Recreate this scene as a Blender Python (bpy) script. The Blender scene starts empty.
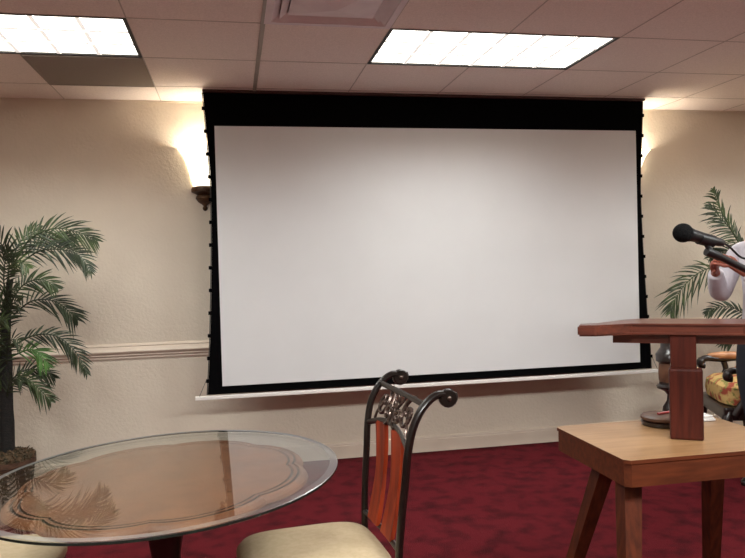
import bpy, bmesh, math, random
from mathutils import Vector, Matrix
C = bpy.context.scene.collection
PI = math.pi
random.seed(7)

# ------------------------------------------------------------------ materials
def lin(c):
    return tuple(((v/255)/12.92 if v/255 <= .04045 else ((v/255+.055)/1.055)**2.4) for v in c)

def mat(name, rgb, rough=.6, rgb2=None, scale=8., stretch=(1, 1, 1), detail=6., bump=0., bscale=None,
        metal=0., coat=0., spec=.5, ramp=(.35, .65), rot=(0, 0, 0)):
    m = bpy.data.materials.new(name); m.use_nodes = True
    nt = m.node_tree; N = nt.nodes; L = nt.links
    b = N['Principled BSDF']
    b.inputs['Roughness'].default_value = rough
    b.inputs['Metallic'].default_value = metal
    b.inputs['Coat Weight'].default_value = coat
    b.inputs['Coat Roughness'].default_value = .12
    b.inputs['Specular IOR Level'].default_value = spec
    tc = N.new('ShaderNodeTexCoord'); mp = N.new('ShaderNodeMapping')
    mp.inputs['Scale'].default_value = stretch
    mp.inputs['Rotation'].default_value = rot
    L.new(tc.outputs['Object'], mp.inputs['Vector'])
    n = N.new('ShaderNodeTexNoise'); n.inputs['Scale'].default_value = scale; n.inputs['Detail'].default_value = detail
    L.new(mp.outputs['Vector'], n.inputs['Vector'])
    r = N.new('ShaderNodeValToRGB')
    r.color_ramp.elements[0].position, r.color_ramp.elements[1].position = ramp
    r.color_ramp.elements[0].color = (*lin(rgb), 1)
    r.color_ramp.elements[1].color = (*lin(rgb2 or rgb), 1)
    L.new(n.outputs['Fac'], r.inputs['Fac']); L.new(r.outputs['Color'], b.inputs['Base Color'])
    if bump:
        n2 = N.new('ShaderNodeTexNoise'); n2.inputs['Scale'].default_value = bscale or scale*3; n2.inputs['Detail'].default_value = 4
        L.new(mp.outputs['Vector'], n2.inputs['Vector'])
        bp = N.new('ShaderNodeBump'); bp.inputs['Strength'].default_value = bump; bp.inputs['Distance'].default_value = .01
        L.new(n2.outputs['Fac'], bp.inputs['Height']); L.new(bp.outputs['Normal'], b.inputs['Normal'])
    return m

def emit(name, rgb, strength):
    m = mat(name, rgb, .5)
    b = m.node_tree.nodes['Principled BSDF']
    b.inputs['Emission Color'].default_value = (*lin(rgb), 1)
    b.inputs['Emission Strength'].default_value = strength
    return m

M = {}
M['wall'] = mat('wall_paint', (223, 210, 192), .75, (218, 205, 187), 3, bump=.35, bscale=60)
M['trim'] = mat('cream_trim', (222, 206, 188), .45, (216, 200, 182), 4)
M['ceil'] = mat('ceiling_tile', (250, 238, 230), .9, (236, 224, 216), 160, detail=3, bump=.25, bscale=220)
M['bar'] = mat('ceiling_bar', (196, 182, 172), .5, (186, 172, 162), 9)
M['bar_wide'] = mat('ceiling_wide_bar', (168, 160, 148), .5, (158, 150, 138), 9)
M['vent'] = mat('vent_white', (236, 226, 228), .5, (228, 217, 220), 12)
M['grey_panel'] = mat('grey_return_panel', (150, 139, 128), .8, (142, 131, 121), 240, bump=.3, bscale=300)
M['gasket'] = mat('dark_gasket', (28, 24, 22), .6)
M['louvre_glow'] = emit('lit_louvre', (235, 230, 222), .62)  # weak glow stands in for lamp light coming through the fins
M['diffuser'] = emit('lamp_diffuser', (255, 250, 240), 2.6)
M['carpet'] = mat('red_carpet', (55, 10, 15), .95, (84, 18, 25), 9, detail=12, bump=.6, bscale=170, spec=.1, ramp=(.3, .55))
M['screen'] = mat('screen_white', (213, 212, 212), .7, (210, 209, 209), 3, spec=.2)
M['black_cloth'] = mat('black_mask', (4, 4, 5), .9, (6, 6, 7), 30, spec=.05)
M['white_bar'] = mat('white_batten', (226, 220, 214), .4)
M['cord'] = mat('dark_cord', (50, 45, 42), .7)
M['bronze'] = mat('antique_bronze', (96, 68, 44), .45, (66, 44, 28), 30, metal=.35)
M['iron'] = mat('dark_iron', (30, 20, 16), .34, (19, 13, 10), 40, metal=.3, coat=.3)
M['iron_scroll'] = mat('burnished_iron', (116, 98, 90), .25, (70, 58, 52), 60, metal=.7)
M['slat'] = mat('orange_red_wood', (156, 54, 18), .5, (100, 30, 10), 9, (3, 3, .35), spec=.3)
M['cream'] = mat('cream_microfibre', (194, 173, 142), .85, (186, 165, 133), 60, bump=.15, bscale=300, spec=.2)
M['dark_wood'] = mat('near_black_wood', (34, 20, 16), .3, (22, 13, 11), 12, (3, 3, .5), coat=.4)
M['lectern'] = mat('mahogany', (104, 50, 34), .36, (80, 36, 25), 7, (1, 9, 9), coat=.35)
M['lectern_shaded'] = mat('mahogany_shaded', (80, 32, 21), .5, (58, 22, 15), 7, (9, 9, .8), spec=.22)  # mahogany darkened, poor light on the upright put into its colour
M['oak'] = mat('honey_oak', (160, 122, 84), .38, (143, 106, 69), 5, (.9, 9, 9), coat=.25)
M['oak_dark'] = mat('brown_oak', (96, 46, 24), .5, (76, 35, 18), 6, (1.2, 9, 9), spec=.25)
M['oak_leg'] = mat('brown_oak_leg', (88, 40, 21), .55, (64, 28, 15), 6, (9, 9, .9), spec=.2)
M['leaf'] = mat('palm_green', (66, 82, 40), .55, (36, 48, 24), 14)
M['leaf2'] = mat('palm_deep_green', (50, 62, 34), .55, (26, 36, 20), 14)
M['leaf_bright'] = mat('palm_bright_green', (82, 122, 54), .5, (56, 92, 40), 14)
M['leaf_yellow'] = mat('yellow_green_leaf', (186, 182, 110), .5, (150, 156, 82), 9)
M['trunk'] = mat('palm_trunk', (26, 21, 17), .85, (14, 12, 10), 24, (1, 1, 3), bump=.6, bscale=60)
M['moss'] = mat('dry_moss', (92, 68, 46), .95, (46, 42, 24), 40, bump=1, bscale=90)
M['basket'] = mat('brown_basket', (92, 62, 42), .8, (60, 40, 28), 20, (1, 1, 6), bump=.6, bscale=40)
M['mic'] = mat('black_foam', (7, 7, 8), .9, (12, 11, 12), 200, bump=.6, bscale=260, spec=.15)
M['mic_body'] = mat('black_mic_body', (20, 19, 20), .4, (15, 14, 15), 20)
M['skin'] = mat('skin', (158, 90, 72), .5, (146, 78, 62), 12)
M['shirt'] = mat('white_shirt', (212, 207, 213), .8, (200, 195, 203), 12, bump=.25, bscale=24)
M['trousers'] = mat('navy_trousers', (26, 28, 38), .85, (20, 22, 31), 20)
M['shoe'] = mat('black_shoe', (16, 15, 15), .22, coat=.5)
M['hair'] = mat('dark_hair', (40, 30, 24), .6, (26, 20, 16), 30, (1, 1, .2))
M['eye'] = mat('eye_white', (225, 220, 214), .3)
M['iris'] = mat('eye_dark', (40, 26, 18), .2)
M['red'] = mat('red_lacquer', (158, 40, 42), .35)
M['paper'] = mat('white_paper', (238, 234, 230), .8)
M['pad'] = mat('tan_pad', (196, 140, 98), .42, (168, 112, 74), 20)
M['floral'] = mat('floral_cloth', (198, 164, 102), .85, (150, 64, 44), 17, detail=3, ramp=(.5, .62))
# floral: a second, greenish blotch layer
def floral():
    nt = M['floral'].node_tree; N = nt.nodes; L = nt.links
    b = N['Principled BSDF']; src = b.inputs['Base Color'].links[0].from_socket
    n = N.new('ShaderNodeTexNoise'); n.inputs['Scale'].default_value = 22
    tc = N.new('ShaderNodeTexCoord'); L.new(tc.outputs['Object'], n.inputs['Vector'])
    r = N.new('ShaderNodeValToRGB'); r.color_ramp.elements[0].position = .56; r.color_ramp.elements[1].position = .62
    L.new(n.outputs['Fac'], r.inputs['Fac'])
    mx = N.new('ShaderNodeMixRGB'); L.new(r.outputs['Color'], mx.inputs['Fac']); L.new(src, mx.inputs['Color1'])
    mx.inputs['Color2'].default_value = (*lin((132, 128, 66)), 1); L.new(mx.outputs['Color'], b.inputs['Base Color'])
floral()

def glass_mat(name='clear_glass', extra=0., rough=0.):
    m = bpy.data.materials.new(name); m.use_nodes = True
    nt = m.node_tree; N = nt.nodes; L = nt.links
    N.remove(N['Principled BSDF'])
    tr = N.new('ShaderNodeBsdfTransparent'); tr.inputs['Color'].default_value = (.95, .975, .965, 1)
    gl = N.new('ShaderNodeBsdfGlossy'); gl.inputs['Roughness'].default_value = rough
    fr = N.new('ShaderNodeFresnel'); ge = N.new('ShaderNodeNewGeometry')
    io = N.new('ShaderNodeMapRange'); io.inputs['To Min'].default_value = 1.52; io.inputs['To Max'].default_value = 1/1.52
    L.new(ge.outputs['Backfacing'], io.inputs['Value']); L.new(io.outputs[0], fr.inputs['IOR'])
    mx = N.new('ShaderNodeMixShader')
    ad = N.new('ShaderNodeMath'); ad.inputs[1].default_value = extra; L.new(fr.outputs[0], ad.inputs[0])
    L.new(ad.outputs[0], mx.inputs[0]); L.new(tr.outputs[0], mx.inputs[1]); L.new(gl.outputs[0], mx.inputs[2])
    L.new(mx.outputs[0], N['Material Output'].inputs['Surface'])
    return m
M['glass'] = glass_mat()
M['glass_bevel'] = glass_mat('sheen_bevel', .16, .3)  # extra even sheen stands in for the bevel's bright reflections
M['glass_edge'] = mat('green_glass_edge', (34, 44, 38), .12, (24, 32, 28), 30, spec=.6)

def shade_mat():
    m = emit('lit_alabaster_shade', (255, 242, 214), 1.9)
    return m
M['shade'] = shade_mat()

# sunburst veneer: angular segments on the table's wood top
def veneer():
    m = mat('sunburst_veneer', (172, 112, 70), .6, (138, 82, 48), 9, spec=.25)
    nt = m.node_tree; N = nt.nodes; L = nt.links; b = N['Principled BSDF']
    tc = N.new('ShaderNodeTexCoord'); sp = N.new('ShaderNodeSeparateXYZ'); L.new(tc.outputs['Object'], sp.inputs[0])
    at = N.new('ShaderNodeMath'); at.operation = 'ARCTAN2'; L.new(sp.outputs['Y'], at.inputs[0]); L.new(sp.outputs['X'], at.inputs[1])
    ml = N.new('ShaderNodeMath'); ml.operation = 'MULTIPLY'; ml.inputs[1].default_value = 16/(2*PI); L.new(at.outputs[0], ml.inputs[0])
    ad = N.new('ShaderNodeMath'); ad.operation = 'ADD'; ad.inputs[1].default_value = 20; L.new(ml.outputs[0], ad.inputs[0])
    fr = N.new('ShaderNodeMath'); fr.operation = 'FRACT'; L.new(ad.outputs[0], fr.inputs[0])
    # grain: noise in (angle within segment, radius)
    ln = N.new('ShaderNodeVectorMath'); ln.operation = 'LENGTH'; L.new(tc.outputs['Object'], ln.inputs[0])
    cb = N.new('ShaderNodeCombineXYZ'); L.new(ml.outputs[0], cb.inputs['X']); L.new(ln.outputs['Value'], cb.inputs['Y'])
    ns = N.new('ShaderNodeTexNoise'); ns.inputs['Scale'].default_value = 9; ns.inputs['Detail'].default_value = 6
    L.new(cb.outputs[0], ns.inputs['Vector'])
    mx0 = N.new('ShaderNodeMath'); mx0.operation = 'MULTIPLY_ADD'; mx0.inputs[1].default_value = .22; L.new(fr.outputs[0], mx0.inputs[0]); L.new(ns.outputs['Fac'], mx0.inputs[2])
    r = N.new('ShaderNodeValToRGB'); r.color_ramp.elements[0].position = .4; r.color_ramp.elements[1].position = .9
    r.color_ramp.elements[0].color = (*lin((184, 116, 66)), 1); r.color_ramp.elements[1].color = (*lin((148, 88, 48)), 1)
    L.new(mx0.outputs[0], r.inputs['Fac']); L.new(r.outputs['Color'], b.inputs['Base Color'])
    return m
M['veneer'] = veneer()
M['table_rim'] = mat('table_rim_wood', (138, 86, 56), .45, (112, 66, 42), 12, spec=.35)
M['table_groove'] = mat('table_groove', (52, 30, 22), .6)

# ------------------------------------------------------------------ mesh helpers
class MB:
    def __init__(s): s.bm = bmesh.new()
    def box(s, c, d, mx=None, bevel=0., seg=2):
        r = bmesh.ops.create_cube(s.bm, size=1)
        vs = r['verts']
        bmesh.ops.scale(s.bm, vec=d, verts=vs)
        if bevel:
            es = list({e for v in vs for e in v.link_edges})
            o = bmesh.ops.bevel(s.bm, geom=es, offset=bevel, segments=seg, affect='EDGES', profile=.6)
            vs = list({v for f in o['faces'] for v in f.verts} | {v for v in vs if v.is_valid})
            # every vertex of the piece
            seen = set(vs); st = list(vs)
            while st:
                v = st.pop()
                for e in v.link_edges:
                    w = e.other_vert(v)
                    if w not in seen: seen.add(w); st.append(w)
            vs = list(seen)
        T = Matrix.Translation(c)
        bmesh.ops.transform(s.bm, matrix=(T if mx is None else mx @ T), verts=vs)
        return s
    def prism(s, poly, z0, z1, mx=None):
        mx = mx or Matrix()
        a = [s.bm.verts.new(mx @ Vector((x, y, z0))) for x, y in poly]
        b = [s.bm.verts.new(mx @ Vector((x, y, z1))) for x, y in poly]
        n = len(poly)
        s.bm.faces.new(a[::-1]); s.bm.faces.new(b)
        for i in range(n): s.bm.faces.new((a[i], a[(i+1) % n], b[(i+1) % n], b[i]))
        return s
    def lathe(s, prof, n=32, mx=None, lobes=None):
        mx = mx or Matrix()
        rings = []
        for r, z in prof:
            if r < 1e-6: rings.append([s.bm.verts.new(mx @ Vector((0, 0, z)))])
            else:
                ring = []
                for i in range(n):
                    t = 2*PI*i/n; k = lobes(t, r) if lobes else 1
                    ring.append(s.bm.verts.new(mx @ Vector((r*k*math.cos(t), r*k*math.sin(t), z))))
                rings.append(ring)
        for a, b in zip(rings, rings[1:]):
            for i in range(n):
                j = (i+1) % n
                if len(a) == 1 and len(b) > 1: s.bm.faces.new((a[0], b[j], b[i]))
                elif len(b) == 1 and len(a) > 1: s.bm.faces.new((a[i], a[j], b[0]))
                elif len(a) > 1: s.bm.faces.new((a[i], a[j], b[j], b[i]))
        for ring, f in ((rings[0], -1), (rings[-1], 1)):
            if len(ring) > 1: s.bm.faces.new(ring[::f])
        return s
    def tube(s, pts, rad, n=10, flat=None, closed=False):
        """sweep; rad scalar or list; flat=(a,b) scales the section along side / up axes"""
        P = [Vector(p) for p in pts]; m = len(P)
        R = rad if isinstance(rad, (list, tuple)) else [rad]*m
        fx, fy = flat or (1, 1)
        up = None; rings = []
        for i in range(m):
            t = (P[min(i+1, m-1)] - P[max(i-1, 0)]).normalized()
            if up is None:
                up = Vector((0, 0, 1)) if abs(t.z) < .9 else Vector((0, 1, 0))
            sd = t.cross(up).normalized(); up = sd.cross(t).normalized()
            rings.append([s.bm.verts.new(P[i] + sd*math.cos(2*PI*k/n)*R[i]*fx + up*math.sin(2*PI*k/n)*R[i]*fy) for k in range(n)])
        for a, b in zip(rings, rings[1:]):
            for k in range(n): s.bm.faces.new((a[k], a[(k+1) % n], b[(k+1) % n], b[k]))
        s.bm.faces.new(rings[0][::-1]); s.bm.faces.new(rings[-1])
        return s
    def sphere(s, c, r, sc=(1, 1, 1), u=16, v=10, mx=None):
        o = bmesh.ops.create_uvsphere(s.bm, u_segments=u, v_segments=v, radius=r)
        T = Matrix.Translation(c) @ Matrix.Diagonal((*sc, 1))
        bmesh.ops.transform(s.bm, matrix=(T if mx is None else mx @ T), verts=o['verts'])
        return s
    def build(s, name, m, parent=None, smooth=False, loc=None):
        bm = s.bm
        bmesh.ops.recalc_face_normals(bm, faces=bm.faces)
        me = bpy.data.meshes.new(name)
        bm.to_mesh(me); bm.free()
        if smooth:
            for p in me.polygons: p.use_smooth = True
            try: me.set_sharp_from_angle(angle=math.radians(40))
            except Exception: pass
        me.materials.append(M[m] if isinstance(m, str) else m)
        o = bpy.data.objects.new(name, me); C.objects.link(o)
        if parent: o.parent = parent
        if loc: o.location = loc
        return o

def thing(name, label, cat, loc=(0, 0, 0), rz=0, group=None):
    o = bpy.data.objects.new(name, None); C.objects.link(o)
    o.empty_display_size = .1
    o.location = loc; o.rotation_euler = (0, 0, rz)
    o['label'] = label; o['category'] = cat
    if group: o['group'] = group
    return o
def tag(o, label, cat, group=None):
    o['label'] = label; o['category'] = cat
    if group: o['group'] = group
    return o
def struct(o, label=None):
    o['kind'] = 'structure'
    if label: o['label'] = label
    return o
def copy_tree(src, parent=None):
    c = src.copy(); C.objects.link(c)
    if parent: c.parent = parent
    for ch in list(src.children): copy_tree(ch, c)
    return c
def smoothpath(pts, n=8):
    P = [Vector(p) for p in pts]; out = []
    for i in range(len(P)-1):
        p0, p1, p2, p3 = P[max(i-1, 0)], P[i], P[i+1], P[min(i+2, len(P)-1)]
        for k in range(n):
            t = k/n
            out.append(.5*((2*p1) + (p2-p0)*t + (2*p0-5*p1+4*p2-p3)*t*t + (3*p1-p0-3*p2+p3)*t**3))
    out.append(P[-1]); return out

# ------------------------------------------------------------------ camera
CAMZ = 1.3665; F = 711.36
r = Vector((0.98061377, -0.19412878, -0.02665815)); u = Vector((0.02992319, 0.01390546, 0.99945547)); f = Vector((0.19365238, 0.98087749, -0.01944484))
cd = bpy.data.cameras.new('camera'); cam = bpy.data.objects.new('camera', cd); C.objects.link(cam)
cd.sensor_width = 36; cd.sensor_fit = 'HORIZONTAL'; cd.lens = F/745*36; cd.clip_start = .05
cam.matrix_world = Matrix(((r.x, u.x, -f.x, 0), (r.y, u.y, -f.y, 0), (r.z, u.z, -f.z, CAMZ), (0, 0, 0, 1)))
bpy.context.scene.camera = cam

# ------------------------------------------------------------------ room
H = 2.5095; D = 4.992; XL, XR, YF = -3.6, 5.6, -3.2
U = .6096; GX = -.4328; GY = 3.982
struct(MB().box(((XL+XR)/2, (YF+D)/2, -.05), (XR-XL+.4, D-YF+.4, .1)).build('floor', 'carpet'), 'dark red carpeted floor')
struct(MB().box(((XL+XR)/2, D+.1, H/2+.05), (XR-XL+.4, .2, H+.3)).build('wall_back', 'wall'), 'beige textured wall behind the screen')
struct(MB().box((XL-.1, (YF+D)/2, H/2+.05), (.2, D-YF, H+.3)).build('wall_left', 'wall'))
struct(MB().box((XR+.1, (YF+D)/2, H/2+.05), (.2, D-YF, H+.3)).build('wall_right', 'wall'))
struct(MB().box(((XL+XR)/2, YF-.1, H/2+.05), (XR-XL+.4, .2, H+.3)).build('wall_front', 'wall'))

# ceiling: slabs round the openings of the fixtures. cell (ix, iy): X from GX+ix*U, Y from GY-iy*U up to GY-(iy-1)*U
LIGHTS = [(-2, 1), (2, 1), (6, 1), (-2, 6), (2, 6), (6, 6)]     # left cell and row of each 2 x 1 troffer
holes = {(1, 2)}
for ix, iy in LIGHTS: holes |= {(ix, iy), (ix+1, iy)}
cb = MB()
ix0 = math.floor((XL-GX)/U); ix1 = math.ceil((XR-GX)/U)
iy1 = math.ceil((GY-YF)/U)
for iy in range(-1, iy1+1):
    y1 = GY-(iy-1)*U; y0 = y1-U
    if iy == -1: y1 = D
    run = None
    for ix in range(ix0, ix1+1):
        hole = (ix, iy) in holes
        if not hole and run is None: run = ix
        if (hole or ix == ix1) and run is not None:
            xa, xb = GX+run*U, GX+ix*U
            if xb > xa: cb.box(((xa+xb)/2, (y0+y1)/2, H+.06), (xb-xa, y1-y0, .12))
            run = None
struct(cb.build('ceiling', 'ceil'), 'suspended ceiling of pinkish square tiles')
gb = MB()
for ix in range(ix0+1, ix1):
    if ix == 1: continue
    x = GX+ix*U
    # leave out the part under a 2 x 1 troffer's middle
    segs = []; cur = YF
    cuts = sorted((GY-iy*U, GY-(iy-1)*U) for lx, iy in LIGHTS if ix == lx+1)
    for a, b in cuts: segs.append((cur, a)); cur = b
    segs.append((cur, D))
    for a, b in segs:
        if b-a > .01: gb.box((x, (a+b)/2, H-.0005), (.006, b-a, .003))
for iy in range(-1, iy1):
    gb.box(((XL+XR)/2, GY-iy*U, H-.0004), (XR-XL, .006, .003))
struct(gb.build('trim_1', 'bar'), 'thin ceiling grid bars')
struct(MB().box((GX+U, (YF+D)/2, H-.002), (.022, D-YF, .006)).build('trim_2', 'bar_wide'), 'wide greyish ceiling runner')
struct(MB().box(((XL+XR)/2, D-.006, H-.005), (XR-XL, .012, .010)).build('trim_3', 'trim'), 'white wall angle under the ceiling')

# chair rail and baseboard: profiles run along X
def run_profile(name, prof, m, label):
    b = MB()
    a = [b.bm.verts.new((XL, D-d, z)) for d, z in prof]; e = [b.bm.verts.new((XR, D-d, z)) for d, z in prof]
    n = len(prof)
    b.bm.faces.new(a); b.bm.faces.new(e[::-1])
    for i in range(n): b.bm.faces.new((a[i], a[(i+1) % n], e[(i+1) % n], e[i]))
    return struct(b.build(name, m), label)
run_profile('trim_4', [(0, .782), (.008, .782), (.012, .79), (.010, .797), (.016, .802), (.022, .808), (.020, .815), (.026, .82), (.036, .830), (.038, .836), (.036, .840), (.014, .866), (.018, .870), (.016, .874), (.006, .882), (0, .886)], 'trim', 'cream moulded chair rail')
run_profile('baseboard_back', [(0, 0), (.016, 0), (.016, .088), (.013, .094), (.016, .099), (.013, .11), (0, .114)], 'trim', 'cream baseboard')

# ------------------------------------------------------------------ ceiling fixtures
def troffer(label, ix, iy, power, spread):
    w, d = 2*U, U
    cx, cy = GX+(ix+1)*U, GY-iy*U+U/2
    t = thing('ceiling_light', label, 'ceiling light', (cx, cy, H), 0, 'ceiling light panels')
    fr = MB(); g = .018
    for sx in (-1, 1): fr.box((sx*(w/2-g/2), 0, .02), (g, d, .045))
    for sy in (-1, 1): fr.box((0, sy*(d/2-g/2), .02), (w-2*g, g, .045))
    fr.build('frame', 'gasket', t)
    MB().box((0, 0, .075), (w-.004, d-.004, .05)).build('housing', 'gasket', t)
    iw, idp = w-2*g, d-2*g
    MB().box((0, 0, .010), (iw-.002, idp-.002, .008)).build('diffuser', 'diffuser', t)
    lv = MB()
    for k in range(1, 6): lv.box((-iw/2+iw*k/6, 0, .0015), (.022, idp-.002, .003))
    for k in range(1, 3): lv.box((0, -idp/2+idp*k/3, .0015), (iw-.002, .026, .003))
    lv.build('louvre', 'louvre_glow', t)
    ld = bpy.data.lights.new('tube_lamp', 'AREA'); ld.shape = 'RECTANGLE'; ld.size = iw-.02; ld.size_y = idp-.02
    ld.energy = power; ld.color = (.955, 1, .985); ld.spread = math.radians(spread)
    lo = bpy.data.objects.new('tube_lamp', ld); C.objects.link(lo); lo.parent = t; lo.location = (0, 0, .0045)
    return t
P = 18.5; Q = 69  # Q: stronger, for the added rear row that lights the wall frontally
troffer('bright ceiling light panel at upper left beside grey ceiling panel', -2, 1, P, 140)
troffer('bright ceiling light panel in front of the projection screen top', 2, 1, P, 140)
troffer('added unseen ceiling light panel outside the frame beyond the right-hand sconce', 6, 1, P, 140)  # repeat out of view, added for more light
troffer('added unseen ceiling light panel overhead behind the viewer on the left', -2, 6, Q, 172)  # this rear row is unseen, added for frontal light
troffer('added unseen ceiling light panel overhead behind the viewer in the middle', 2, 6, Q, 172)
troffer('added unseen ceiling light panel overhead behind the viewer on the right', 6, 6, Q, 172)

# four-way air diffuser, cell (1, 2)
cx, cy = GX+1.5*U, GY-2*U+U/2
t = thing('air_vent', 'white square four-way ceiling air vent left of light panel', 'ceiling vent', (cx, cy, H))
fb = MB(); q = U/2-.004
for s_ in (-1, 1):
    fb.box((s_*(q-.015), 0, .0), (.03, 2*q, .012)); fb.box((0, s_*(q-.015), .0), (2*q-.06, .03, .012))
fb.build('frame', 'vent', t)
MB().box((0, 0, .14), (2*q, 2*q, .01)).build('backing', 'gasket', t)
for k in range(2):
    o = q-.032-k*.036
    rb = MB()
    i_ = o-.034
    ring = [(o, -.004), (i_, .016), (i_, .019), (o+.002, -.001)]
    rows = [[rb.bm.verts.new((sx*s, sy*s, z)) for sx, sy in ((-1, -1), (1, -1), (1, 1), (-1, 1))] for s, z in ring]
    for a in range(4):
        for c in range(4):
            rb.bm.faces.new((rows[a][c], rows[a][(c+1) % 4], rows[(a+1) % 4][(c+1) % 4], rows[(a+1) % 4][c]))
    rb.build('louvre', 'vent', t)
o = q-.032-2*.036
rb = MB(); rr_ = [rb.bm.verts.new((sx*o, sy*o, .004)) for sx, sy in ((-1, -1), (1, -1), (1, 1), (-1, 1))]; ap = rb.bm.verts.new((0, 0, -.036)); ab = rb.bm.verts.new((0, 0, .03))
for c in range(4):
    rb.bm.faces.new((rr_[c], rr_[(c+1) % 4], ap)); rb.bm.faces.new((rr_[c], rr_[(c+1) % 4], ab))
rb.build('centre_cone', 'vent', t)
# side walls of the vent's recess
wb = MB()
for s_ in (-1, 1):
    wb.box((s_*(q-.002), 0, .07), (.004, 2*q, .13)); wb.box((0, s_*(q-.002), .07), (2*q-.01, .004, .13))
wb.build('duct_collar', 'vent', t)

# grey return panel, cell (-1, 0)
cx, cy = GX-.5*U, GY+U/2
t = thing('air_return_panel', 'grey-brown square ceiling panel beside the upper left light panel', 'ceiling panel', (cx, cy, H))
MB().box((0, 0, -.004), (U-.03, U-.03, .006)).build('panel', 'grey_panel', t)
fb = MB()
for s_ in (-1, 1):
    fb.box((s_*(U/2-.009), 0, -.004), (.014, U-.006, .01)); fb.box((0, s_*(U/2-.009), -.004), (U-.034, .014, .01))
fb.build('frame', 'grey_panel', t)

# ------------------------------------------------------------------ projector screen
YS = 4.68
t = thing('projector_screen', 'large white tensioned projector screen with black border hanging from ceiling', 'projector screen', (1.4, YS, .55))
X0, Z0 = 1.4, .55
Lout = [(-.175, .561), (-.156, .811), (-.142, 1.042), (-.122, 1.491), (-.114, 1.859), (-.119, 2.022), (-.130, 2.214), (-.139, 2.367), (-.148, 2.495)]
Rout = [(2.973, .561), (2.966, .758), (2.949, .95), (2.925, 1.424), (2.914, 1.8), (2.916, 1.952), (2.924, 2.12), (2.933, 2.255), (2.945, 2.495)]
Lp = smoothpath([(x-X0, 0, z-Z0) for x, z in Lout], 6); Rp = smoothpath([(x-X0, 0, z-Z0) for x, z in Rout], 6)
wx0, wx1, wz0, wz1 = -.081-X0, 2.885-X0, .612-Z0, 2.284-Z0
b = MB()
def sheet(b, rows, th):
    fr = [[b.bm.verts.new(Vector(p)+Vector((0, -th/2, 0))) for p in rw] for rw in rows]
    bk = [[b.bm.verts.new(Vector(p)+Vector((0, th/2, 0))) for p in rw] for rw in rows]
    n, m = len(rows), len(rows[0])
    for i in range(n-1):
        for j in range(m-1):
            b.bm.faces.new((fr[i][j], fr[i][j+1], fr[i+1][j+1], fr[i+1][j])); b.bm.faces.new((bk[i][j], bk[i+1][j], bk[i+1][j+1], bk[i][j+1]))
    for i in range(n-1):
        b.bm.faces.new((fr[i][0], fr[i+1][0], bk[i+1][0], bk[i][0])); b.bm.faces.new((fr[i][-1], bk[i][-1], bk[i+1][-1], fr[i+1][-1]))
    for j in range(m-1):
        b.bm.faces.new((fr[0][j], bk[0][j], bk[0][j+1], fr[0][j+1])); b.bm.faces.new((fr[-1][j], fr[-1][j+1], bk[-1][j+1], bk[-1][j]))
sheet(b, [[p, q_] for p, q_ in zip(Lp, Rp)], .003)
b.build('border', 'black_cloth', t)
b = MB(); sheet(b, [[(wx0, -.0035, wz0), (wx1, -.0035, wz0)], [(wx0, -.0035, wz1), (wx1, -.0035, wz1)]], .002)
b.build('viewing_surface', 'screen', t)
b = MB().box((-.013, 0, -.008), (3.28, .03, .024), bevel=.004)
b.build('bottom_bar', 'white_bar', t)
MB().box((-.002, 0, 2.495-.55+.007), (3.095, .07, .014)).build('case_trim', mat('case_trim', (74, 52, 48), .5), t)
for P_, s_ in ((Lp, -1), (Rp, 1)):
    c_ = MB().tube([p+Vector((s_*.004, 0, 0)) for p in P_], .003, 6)
    c_.build('tension_cord', 'cord', t)
    L = [p.z for p in P_]
    for k in range(13):
        z = .10+k*.1455
        j = min(range(len(P_)), key=lambda i: abs(P_[i].z-z))
        tb = MB().box((P_[j].x+s_*.006, 0, z), (.022, .008, .024), bevel=.003)
        tb.build('cord_tab', 'black_cloth', t)
    e = P_[0]
    MB().tube([e+Vector((s_*.004, 0, .1)), Vector((e.x+s_*.055, 0, -.002))], .0016, 5).build('end_cord', 'cord', t)

# ------------------------------------------------------------------ sconces
def sconce(label, x, group='wall sconces'):
    t = thing('wall_sconce', label, 'wall lamp', (x, D, 1.766), 0, group)
    # half bowl shade, open at the top; flat against the wall (axis at the wall)
    prof = [(.072, .165), (.080, .2), (.092, .25), (.108, .31), (.132, .37), (.165, .415), (.172, .42)]
    b = MB(); n = 24
    def half(prof, th):
        rows = [[b.bm.verts.new(((r_)*math.cos(-PI*i/n), -.006+(r_)*math.sin(-PI*i/n)*.92, z)) for i in range(n+1)] for r_, z in prof]
        return rows
    o_ = half(prof, 0); i_ = half([(r_-.005, z) for r_, z in prof], 0)
    for rows in (o_, i_):
        for a, c in zip(rows, rows[1:]):
            for k in range(n): b.bm.faces.new((a[k], a[k+1], c[k+1], c[k]))
    for k in range(n): b.bm.faces.new((o_[-1][k], o_[-1][k+1], i_[-1][k+1], i_[-1][k]))
    b.bm.faces.new(o_[0])
    b.build('glass_shade', 'shade', t, True)
    def halflathe(prof, name, m):
        b = MB(); rows = [[b.bm.verts.new((r_*math.cos(-PI*i/n), -.002+r_*math.sin(-PI*i/n), z)) for i in range(n+1)] for r_, z in prof]
        for a, c in zip(rows, rows[1:]):
            for k in range(n): b.bm.faces.new((a[k], a[k+1], c[k+1], c[k]))
            b.bm.faces.new((a[0], c[0], c[-1], a[-1]))
        b.bm.faces.new(rows[0]); b.bm.faces.new(rows[-1])
        return b.build(name, m, t, True)
    halflathe([(.004, .0), (.014, .008), (.018, .022), (.010, .034), (.022, .045), (.045, .06), (.062, .085), (.058, .1), (.05, .108), (.066, .118), (.088, .128), (.09, .146), (.082, .162), (.06, .166)], 'base', 'bronze')
    ld = bpy.data.lights.new('bulb', 'POINT'); ld.energy = 4.6; ld.color = (1, .97, .9); ld.shadow_soft_size = .035
    lo = bpy.data.objects.new('bulb', ld); C.objects.link(lo); lo.parent = t; lo.location = (0, -.085, .345)
    return t
sconce('lit glass bowl sconce with bronze base at left edge of screen', -.165)
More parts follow.
